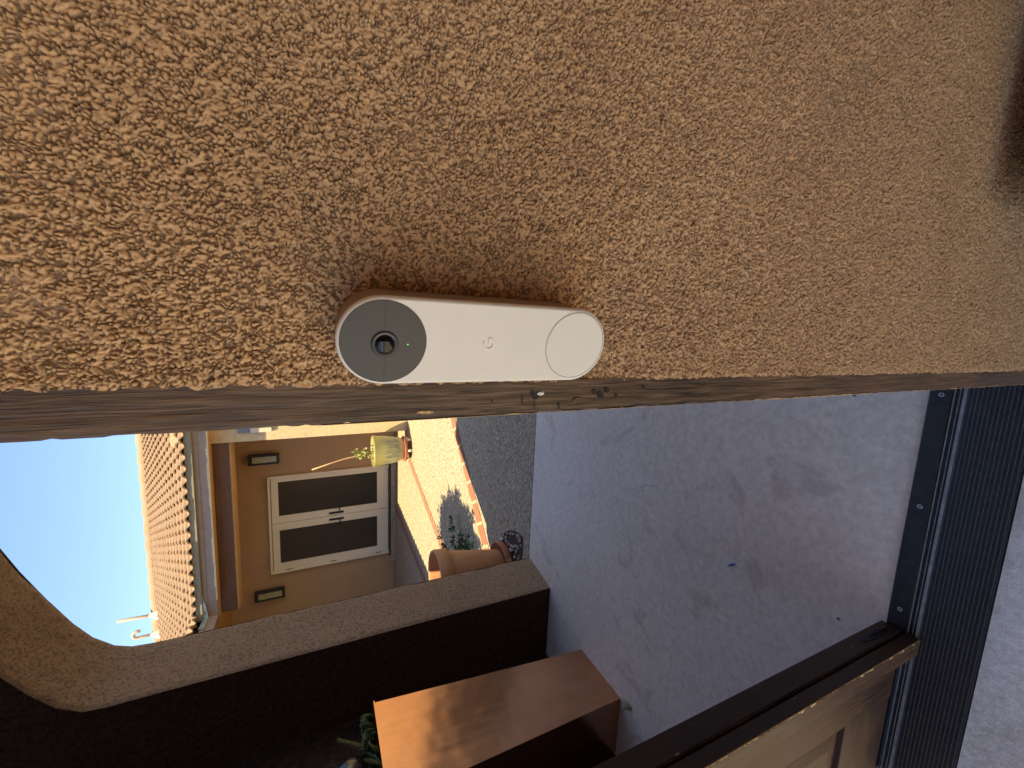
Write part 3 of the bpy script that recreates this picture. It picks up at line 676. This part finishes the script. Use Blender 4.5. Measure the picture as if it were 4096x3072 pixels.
# low vine and bush behind the pot
v_ = thing('trailing_vine', 'leafy green vine sprawling on the courtyard beside the terracotta pot', 'plant', (-2.3, 3.5, 0.004))
b = MB(); pts = []
for k in range(900):
    a = random.uniform(0, 6.28); q = abs(random.gauss(0, .11)); pts.append((-2.33+q*1.3*math.cos(a), 3.50+q*1.2*math.sin(a), 0.02+abs(random.gauss(0, .05))*max(0.2, 1-q*3)))
st = MB()
for tr in ([(-2.28, 3.55, .03), (-2.2, 3.72, .10), (-2.1, 3.85, .08), (-2.02, 3.98, .05)], [(-2.35, 3.6, .03), (-2.42, 3.85, .12), (-2.40, 4.02, .10), (-2.33, 4.12, .13)], [(-2.3, 3.5, .03), (-2.17, 3.6, .07), (-2.06, 3.66, .04)]):
    st.tube(tr, [.004, .003, .002, .0015][:len(tr)], 6)
    for i in range(len(tr)-1):
        for k in range(26): p = Vector(tr[i]).lerp(Vector(tr[i+1]), random.random()); pts.append(p+Vector((random.gauss(0, .02), random.gauss(0, .02), random.gauss(.008, .012))))
leaf_cloud(b, pts, 0.036, 1.7); b.build('foliage', M_leafD, v_); st.build('stem', M_bark, v_)
b = MB(); pebble(b, (-2.21, 3.36, 0.03), 0.075); tag(b.build('landscape_rock', plain('tan_rock', (0.42, 0.30, 0.20), 0.9, 0.2, 0, .2, 30, .004)), 'tan rock at the edge of the trailing vine', 'rock')

# tree outside the porch corner: its crown shades the courtyard paving
tr = thing('courtyard_tree', 'small round-crowned tree standing beyond the arch pillar', 'tree', (-2.78, 2.82, 0))
b = MB(); b.tube([(-2.78, 2.82, 0), (-2.77, 2.80, .7), (-2.81, 2.83, 1.3), (-2.79, 2.80, 1.8), (-2.77, 2.78, 2.3)], [.045, .036, .03, .022, .012], 10)
for k in range(9):
    a = k*0.9; p = Vector((-2.79, 2.8, 1.50+0.06*k)); b.tube([p, p+Vector((math.cos(a)*.15, math.sin(a)*.15, .15)), p+Vector((math.cos(a)*.33, math.sin(a)*.33, .28))], [.012, .008, .004], 6)
b.build('trunk', M_bark, tr)
b = MB(); pts = []
while len(pts) < 9000:
    p = Vector((random.uniform(-1, 1), random.uniform(-1, 1), random.uniform(-1, 1))); q = p.length*(1+0.18*math.sin(p.x*9)*math.cos(p.y*8+p.z*7))
    if q < 1 and (q > .5 or random.random() < .5): 
        p = Vector((-2.82+p.x*.50, 2.98+p.y*.72, 2.10+p.z*.55))
        if p.x/p.y < -.77: pts.append(p)
leaf_cloud(b, pts, 0.062, 1.8); b.build('crown', M_leafD, tr)

# ------------------------------------------------------------------ green glazed pot by the house
GC = (-2.005, 6.40, 0.0)
b = MB(); b.lathe([(0.0, .072), (.165, .072), (.192, .080), (.203, .112), (.195, .118), (.182, .098), (0, .094)], GC, 48)
gs = b.build('green_pot_saucer', M_terra2); tag(gs, 'terracotta saucer on small feet under the green glazed pot', 'saucer')
for k in range(5):
    a = -2.6+k*1.1; x, y = GC[0]+.165*math.cos(a), GC[1]+.165*math.sin(a); b = MB(); b.tube([(x, y, 0), (x, y, .03), (x, y, .0715)], [.014, .022, .026], 10); b.build('foot', M_flash, gs)
b = MB(); b.lathe([(0, .095), (.150, .095), (.158, .105), (.190, .20), (.214, .32), (.226, .44), (.232, .535), (.240, .556), (.241, .572), (.232, .580), (.220, .572), (.212, .52), (.20, .50), (0, .50)], GC, 64)
gp = b.build('green_glazed_pot', M_glaze); tag(gp, 'green and yellow glazed ceramic pot beside the house wall', 'flower pot')
sp_ = thing('potted_sapling', 'bare leaning stick with small leaf cluster growing in the green glazed pot', 'plant', (-2.03, 6.4, .5))
b = MB(); b.tube([(-2.00, 6.40, .50), (-2.045, 6.40, .74), (-2.09, 6.40, 1.00), (-2.125, 6.39, 1.15), (-2.205, 6.40, 1.42)], [.011, .011, .010, .009, .010], 8); b.build('stem', M_stick, sp_)
b = MB(); pts = [(-2.03+random.gauss(0, .04), 6.38+random.gauss(0, .04), random.uniform(.58, .82)) for k in range(60)] + [(-1.985+random.gauss(0, .022), 6.38+random.gauss(0, .03), random.uniform(.70, .90)) for k in range(22)]
leaf_cloud(b, pts, 0.060, 2.1); b.build('foliage', M_leafY, sp_)

# ------------------------------------------------------------------ the house
H = thing('house', 'tan stucco house with a barrel tile roof and recessed porch across the courtyard', 'house', (-3.2, 7.0, 0))
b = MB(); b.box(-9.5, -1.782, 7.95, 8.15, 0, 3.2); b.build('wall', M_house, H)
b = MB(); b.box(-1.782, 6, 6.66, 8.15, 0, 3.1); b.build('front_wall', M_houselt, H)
b = MB(); b.box(-4.35, -1.786, 6.69, 6.93, 2.463, 2.662, None, .004); b.build('beam', M_beam, H)
b = MB(); b.box(-4.35, -1.786, 6.70, 6.92, 2.432, 2.4625); b.box(-4.35, -1.786, 6.66, 6.935, 2.6625, 2.70); b.build('beam_trim', M_soffit, H)
b = MB(); b.box(-4.20, 6, 6.425, 6.66, 2.668, 2.70); b.box(-9.5, 6, 6.66, 7.95, 2.78, 2.80); b.build('soffit', M_soffit, H)
b = MB(); b.box(-4.17, 6, 6.395, 6.425, 2.642, 2.752, None, .003); b.box(-4.17, 6, 6.380, 6.395, 2.750, 2.800, None, .003); fa = b.build('fascia', M_gutter, H)
b = MB(); b.box(-4.17, 6, 6.318, 6.379, 2.8005, 2.876); b.build('eave_closure', plain('olive_eave_board', (0.26, 0.22, 0.15), 0.8), H)
b = MB(); z0 = 2.6405; x = 4.0
P0 = []; x = -3.95
while x < -1.0:
    hgt = 0.011+0.022*float(vnoise(np.array([x*14]), np.array([0.5]), 41)[0])*(1.0 if math.sin(x*5.1) > -0.55 else 0.25); P0.append((x, hgt)); x += 0.008
vs = []; fs = []
for i, (x, h_) in enumerate(P0):
    vs += [(x, 6.3935, z0), (x, 6.3935, z0+h_), (x, 6.41, z0-0.0015), (x, 6.3935, z0-0.0015)]
    if i: o = (i-1)*4; fs += [(o, o+1, o+5, o+4), (o+3, o, o+4, o+7), (o+2, o+3, o+7, o+6)]
b.add(vs, fs); b.build('peeled_paint', M_cream, fa)

# tiles: each course a waved sheet whose butt stands proud of the course below
PIT = 0.39; YE, ZE = 6.30, 2.842; YR = 11.28
def courses(x0, x1, ncourse, expo=0.343, pw=0.151, seed=1):
    """returns arrays in roof space: along (x), up-slope distance s, height h above the deck"""
    mbv = []; nc = int((x1-x0)/pw*14); xs = np.linspace(x0, x1, nc)
    ph = (xs/pw) % 1.0; prof = np.where(ph < 0.62, np.sin(np.pi*ph/0.62)**0.8, -0.18*np.sin(np.pi*(ph-0.62)/0.38))
    tile = np.floor(xs/(pw*2)).astype(int)
    rows = []
    for c in range(ncourse):
        jit = np.random.default_rng(c*7+seed).normal(0, 0.004, 4000); off = jit[tile % 4000]; lift = np.abs(np.random.default_rng(c+99).normal(0, 0.003, 4000))[tile % 4000]
        s0 = c*expo
        def line(s_, amp, base): return np.stack([xs, s0+s_+off, base+lift*(1-s_/0.4)+amp*prof], -1)
        rows.append(np.stack([line(0.050, 0.030, 0.012), line(0.002, 0.035, 0.017), line(0.0, 0.037, 0.019), line(0.0, 0.047, 0.032), line(0.008, 0.050, 0.034), line(0.10, 0.044, 0.026), line(0.25, 0.034, 0.015), line(0.42, 0.026, 0.004)]))
    return rows
def place_rows(name, rows, fn, mat, parent):
    allv = []; allf = []; o = 0
    for Rw in rows:
        r_, c_ = Rw.shape[:2]; Pw = fn(Rw.reshape(-1, 3)); i = np.arange(r_*c_).reshape(r_, c_)+o
        allv.append(Pw); allf.append(np.stack([i[:-1, :-1], i[:-1, 1:], i[1:, 1:], i[1:, :-1]], -1).reshape(-1, 4)); o += r_*c_
    V = np.concatenate(allv); F = np.concatenate(allf); me = bpy.data.meshes.new(name)
    me.vertices.add(len(V)); me.vertices.foreach_set('co', V.reshape(-1).astype(np.float32))
    me.loops.add(len(F)*4); me.loops.foreach_set('vertex_index', F.reshape(-1).astype(np.int32)); me.polygons.add(len(F))
    me.polygons.foreach_set('loop_start', (np.arange(len(F))*4).astype(np.int32)); me.polygons.foreach_set('loop_total', np.full(len(F), 4, np.int32))
    me.polygons.foreach_set('use_smooth', np.ones(len(F), bool)); me.materials.append(mat); me.update(calc_edges=True); me.validate()
    ob = bpy.data.objects.new(name, me); COL.objects.link(ob); ob.parent = parent; ob.matrix_parent_inverse = Matrix.Translation(-parent.location); return ob
ca, sa_ = 1/math.sqrt(1+PIT**2), PIT/math.sqrt(1+PIT**2)
def main_roof(p): return np.stack([p[:, 0], YE+p[:, 1]*ca-p[:, 2]*sa_, ZE+p[:, 1]*sa_+p[:, 2]*ca], -1)
roof = place_rows('roof', courses(-10.2, 2.5, 17), main_roof, M_tile, H)
b = MB(); b.add([(-10.2, YE+.1, ZE+.1*PIT-.03), (2.5, YE+.1, ZE+.1*PIT-.03), (2.5, YR, ZE+(YR-YE)*PIT-.03), (-10.2, YR, ZE+(YR-YE)*PIT-.03), (-10.2, YR+5, ZE+(YR-YE)*PIT-2.1), (2.5, YR+5, ZE+(YR-YE)*PIT-2.1)], [(0, 1, 2, 3), (3, 2, 5, 4)])
b.build('roof_deck', M_beam, roof)
b = MB(); ZR = ZE+(YR-YE)*PIT+0.005; x = 2.4; n = 12
while x > -10:
    L = 0.47; rings = []
    for f, rr_, dz in ((0, .118, .000), (.0, .132, .016), (1.0, .142, .036)):
        xx = x-L*f; rings.append([(xx, YR+1.15*rr_*math.cos(a), ZR+dz-0.035+1.05*rr_*math.sin(a)) for a in [math.pi*(-.10+1.20*k/n) for k in range(n+1)]])
    m_ = n+1; vs = [p for r_ in rings for p in r_]; fs = []
    for i in range(2):
        for k in range(n): fs.append((i*m_+k, i*m_+k+1, (i+1)*m_+k+1, (i+1)*m_+k))
    fs.append(tuple(2*m_+k for k in range(m_)))
    b.add(vs, fs, False); x -= 0.405
b.build('ridge_tile', M_tile, roof)
def on_roof(x, y): return Vector((x, y, ZE+(y-YE)*PIT))
for bx, by, pts in ((-6.90, 11.10, [(0, 0, 0), (0.0, 0.0, .30), (.015, 0, .76)]), (-7.42, 11.15, [(0, 0, 0), (0, 0, .36), (-.01, 0, .42), (.01, 0, .485), (.07, 0, .515), (.13, 0, .49), (.16, 0, .43), (.155, 0, .38)])):
    base = on_roof(bx, by); vp = MB(); vp.tube([base+Vector(p) for p in pts], 0.034, 14); o = vp.build('vent_pipe', M_pipe, H)
    vp = MB(); vp.lathe([(.14, -.02), (.12, .06), (.05, .17), (.038, .20)], base, 20); vp.build('pipe_flashing', M_flash, o)
# left wing, roof running towards the entry; walls behind its eave
VX = -4.13
def wing_roof(p): return np.stack([VX-p[:, 1]*ca+p[:, 2]*sa_, -p[:, 0], ZE+p[:, 1]*sa_+p[:, 2]*ca], -1)
rows = courses(-7.0, -0.5, 12, seed=5)
def wing_clip(p):
    q = wing_roof(p); lim = YE+(VX-q[:, 0])*1.0+0.10; q[:, 1] = np.minimum(q[:, 1], lim); return q
place_rows('roof', rows, wing_clip, M_tile, H)
b = MB(); b.add([(VX-.05, -1, ZE-.04), (VX-.05, 7.0, ZE-.04), (VX-4.5, 12, ZE-.04+4.45*PIT), (VX-4.5, -1, ZE-.04+4.45*PIT)], [(0, 1, 2, 3)]); b.build('roof_deck', M_beam, H)
b = MB(); b.box(-4.20, -4.17, -0.6, 6.425, 2.642, 2.752); b.box(-4.17, -4.155, -0.6, 6.38, 2.750, 2.80); b.build('fascia', M_gutter, H)
b = MB(); b.box(-5.9, -5.7, -0.6, 7.95, 0, 3.0); b.build('wall', M_house, H)
b = MB(); b.add([(-3.83, 6.373, 2.803), (-4.06, 6.340, 2.750), (-4.155, 6.345, 2.745), (-4.155, 6.345, 2.80), (-4.06, 6.345, 2.80), (-4.14, 6.10, 2.745), (-4.14, 6.10, 2.81)], [(0, 1, 4), (1, 2, 3, 4), (2, 5, 6, 3)])
sg = b.build('valley_splash_guard', M_metal, H)
sm_ = sg.modifiers.new('t', 'SOLIDIFY'); sm_.thickness = 0.004

# french doors
dr = thing('french_doors', 'cream framed double doors with tall dark glass panes in the house recess', 'door', (-3.69, 7.95, 0.1))
b = MB(); F0, F1 = 7.90, 7.949
b.box(-2.812, -2.775, F0-.02, F1, .105, 2.148, None, .003); b.box(-4.60, -4.563, F0-.02, F1, .105, 2.148, None, .003); b.box(-4.5625, -2.8125, F0-.02, F1, 2.112, 2.148, None, .003); b.build('door_frame', M_doorfr, dr)
b = MB(); b.box(-4.62, -2.76, 7.80, 7.948, .085, .104); b.build('sill', M_black, dr)
for xa, xb, ga, gb, hx, sgn in ((-3.655, -2.815, -3.527, -2.896, -3.603, 1), (-4.560, -3.664, -4.427, -3.799, -3.731, -1)):
    lf = MB(); lf.box(xa, ga, 7.915, 7.948, .115, 2.10, None, .003); lf.box(gb, xb, 7.915, 7.948, .115, 2.10, None, .003); lf.box(ga+.0005, gb-.0005, 7.917, 7.948, 1.992, 2.099, None, .003); lf.box(ga+.0005, gb-.0005, 7.917, 7.948, .116, .324, None, .003)
    leaf = lf.build('door_leaf', M_doorfr, dr)
    q = MB(); q.box(ga, gb, 7.930, 7.940, .323, 1.993); q.build('glass_pane', M_pane, leaf)
    q = MB(); q.box(hx-.020, hx+.020, 7.906, 7.915, .926, 1.183, None, .002); hp = q.build('handle_plate', M_black, leaf)
    q = MB(); q.tube([(hx, 7.906, 1.0), (hx, 7.868, 1.0), (hx+sgn*.02, 7.862, 1.0), (hx+sgn*.13, 7.862, 1.0)], .009, 8); q.build('lever', M_black, hp)
    for hz in (.30, 1.12, 1.86):
        q = MB(); xh = xb+.003 if sgn > 0 else xa-.003; q.tube([(xh, 7.905, hz-.05), (xh, 7.905, hz+.05)], .009, 8); q.build('hinge', M_black, leaf)
b = MB(); b.box(-4.70, -2.66, 7.74, 7.9495, 0.0, 0.084, None, .006); tag(b.build('door_step', M_agg), 'low concrete step under the double doors', 'step')
# wall lamps
def lamp(x0, x1, z0, z1, label):
    t = thing('wall_lamp', label, 'lamp', ((x0+x1)/2, 7.95, (z0+z1)/2), 'sconces beside the double doors')
    q = MB(); q.box(x0+.03, x1-.03, 7.90, 7.949, z0+.06, z1-.02); q.build('backplate', M_lampfr, t)
    q = MB(); f0, f1 = 7.83, 7.90
    q.box(x0, x0+.035, f0, f1, z0, z1, None, .004); q.box(x1-.035, x1, f0, f1, z0, z1, None, .004); q.box(x0+.036, x1-.036, f0, f1, z0, z0+.04, None, .004); q.box(x0+.036, x1-.036, f0, f1, z1-.06, z1, None, .004); q.build('lamp_frame', M_lampfr, t)
    q = MB(); q.box(x0+.034, x1-.034, f0+.012, f1-.012, z0+.038, z1-.058); q.build('lamp_glass', M_lampgl, t)
lamp(-2.530, -2.355, 1.95, 2.41, 'black framed wall sconce with frosted glass above the green pot')
lamp(-5.050, -4.868, 1.942, 2.41, 'black framed wall sconce with frosted glass next to the arch pillar edge')
# window at the right, mostly hidden by the jamb
wn_ = thing('side_window', 'narrow strip of a white framed window beside the wooden jamb', 'window', (-1.2, 6.655, 2.1))
b = MB(); b.box(-1.65, -.9, 6.635, 6.659, 2.19, 2.34, None, .003); b.build('grey_shadow_band', plain('shadow_grey', (.18, .19, .23), .6), wn_)  # grey shadow at the window, built as a coloured strip
b = MB(); b.box(-1.655, -1.59, 6.625, 6.659, 1.93, 2.189, None, .003); b.build('frame', M_flash, wn_)
b = MB(); b.box(-1.589, -.9, 6.64, 6.659, 1.89, 2.189); b.build('glass_pane', plain('pale_green_glass', (.35, .48, .30), .1, .6), wn_)

# ------------------------------------------------------------------ small litter on the porch floor
b = MB(); c = Vector((-0.797, 0.868, 0.004)); d = Vector((-.0105, .011, 0))
b.tube([c-d, c-d*.4, c+d*.4, c+d], [.0015, .0032, .0034, .002], 8); tag(b.build('blue_fragment', plain('blue_plastic', (.03, .18, .55), .35)), 'tiny blue plastic scrap on the porch floor', 'litter')
b = MB(); fat_leaf(b, (-1.762, 1.262, .004), (.1, 1, .12), .055, .038, .012); fat_leaf(b, (-1.765, 1.272, .012), (-.2, 1, .4), .035, .02, .006)
tag(b.build('dry_leaf', plain('dry_leaf_tan', (.42, .34, .20), .8, .2, 0, .3, 90)), 'dry curled leaf on the floor near the copper planter corner', 'leaf')
for (x, y, s_, lab, mm) in ((-0.771, 0.542, .004, 'tiny black crumb on the porch floor near the gate leaf', M_black), (-0.993, 0.721, .0035, 'tiny pale pebble on the porch floor beyond the gate leaf', M_cream), (-0.146, 0.589, .004, 'tiny dark crumb on the porch floor beside the wooden jamb', M_bark)):
    b = MB(); pebble(b, (x, y, s_*.5), s_); tag(b.build('crumb', mm), lab, 'litter')
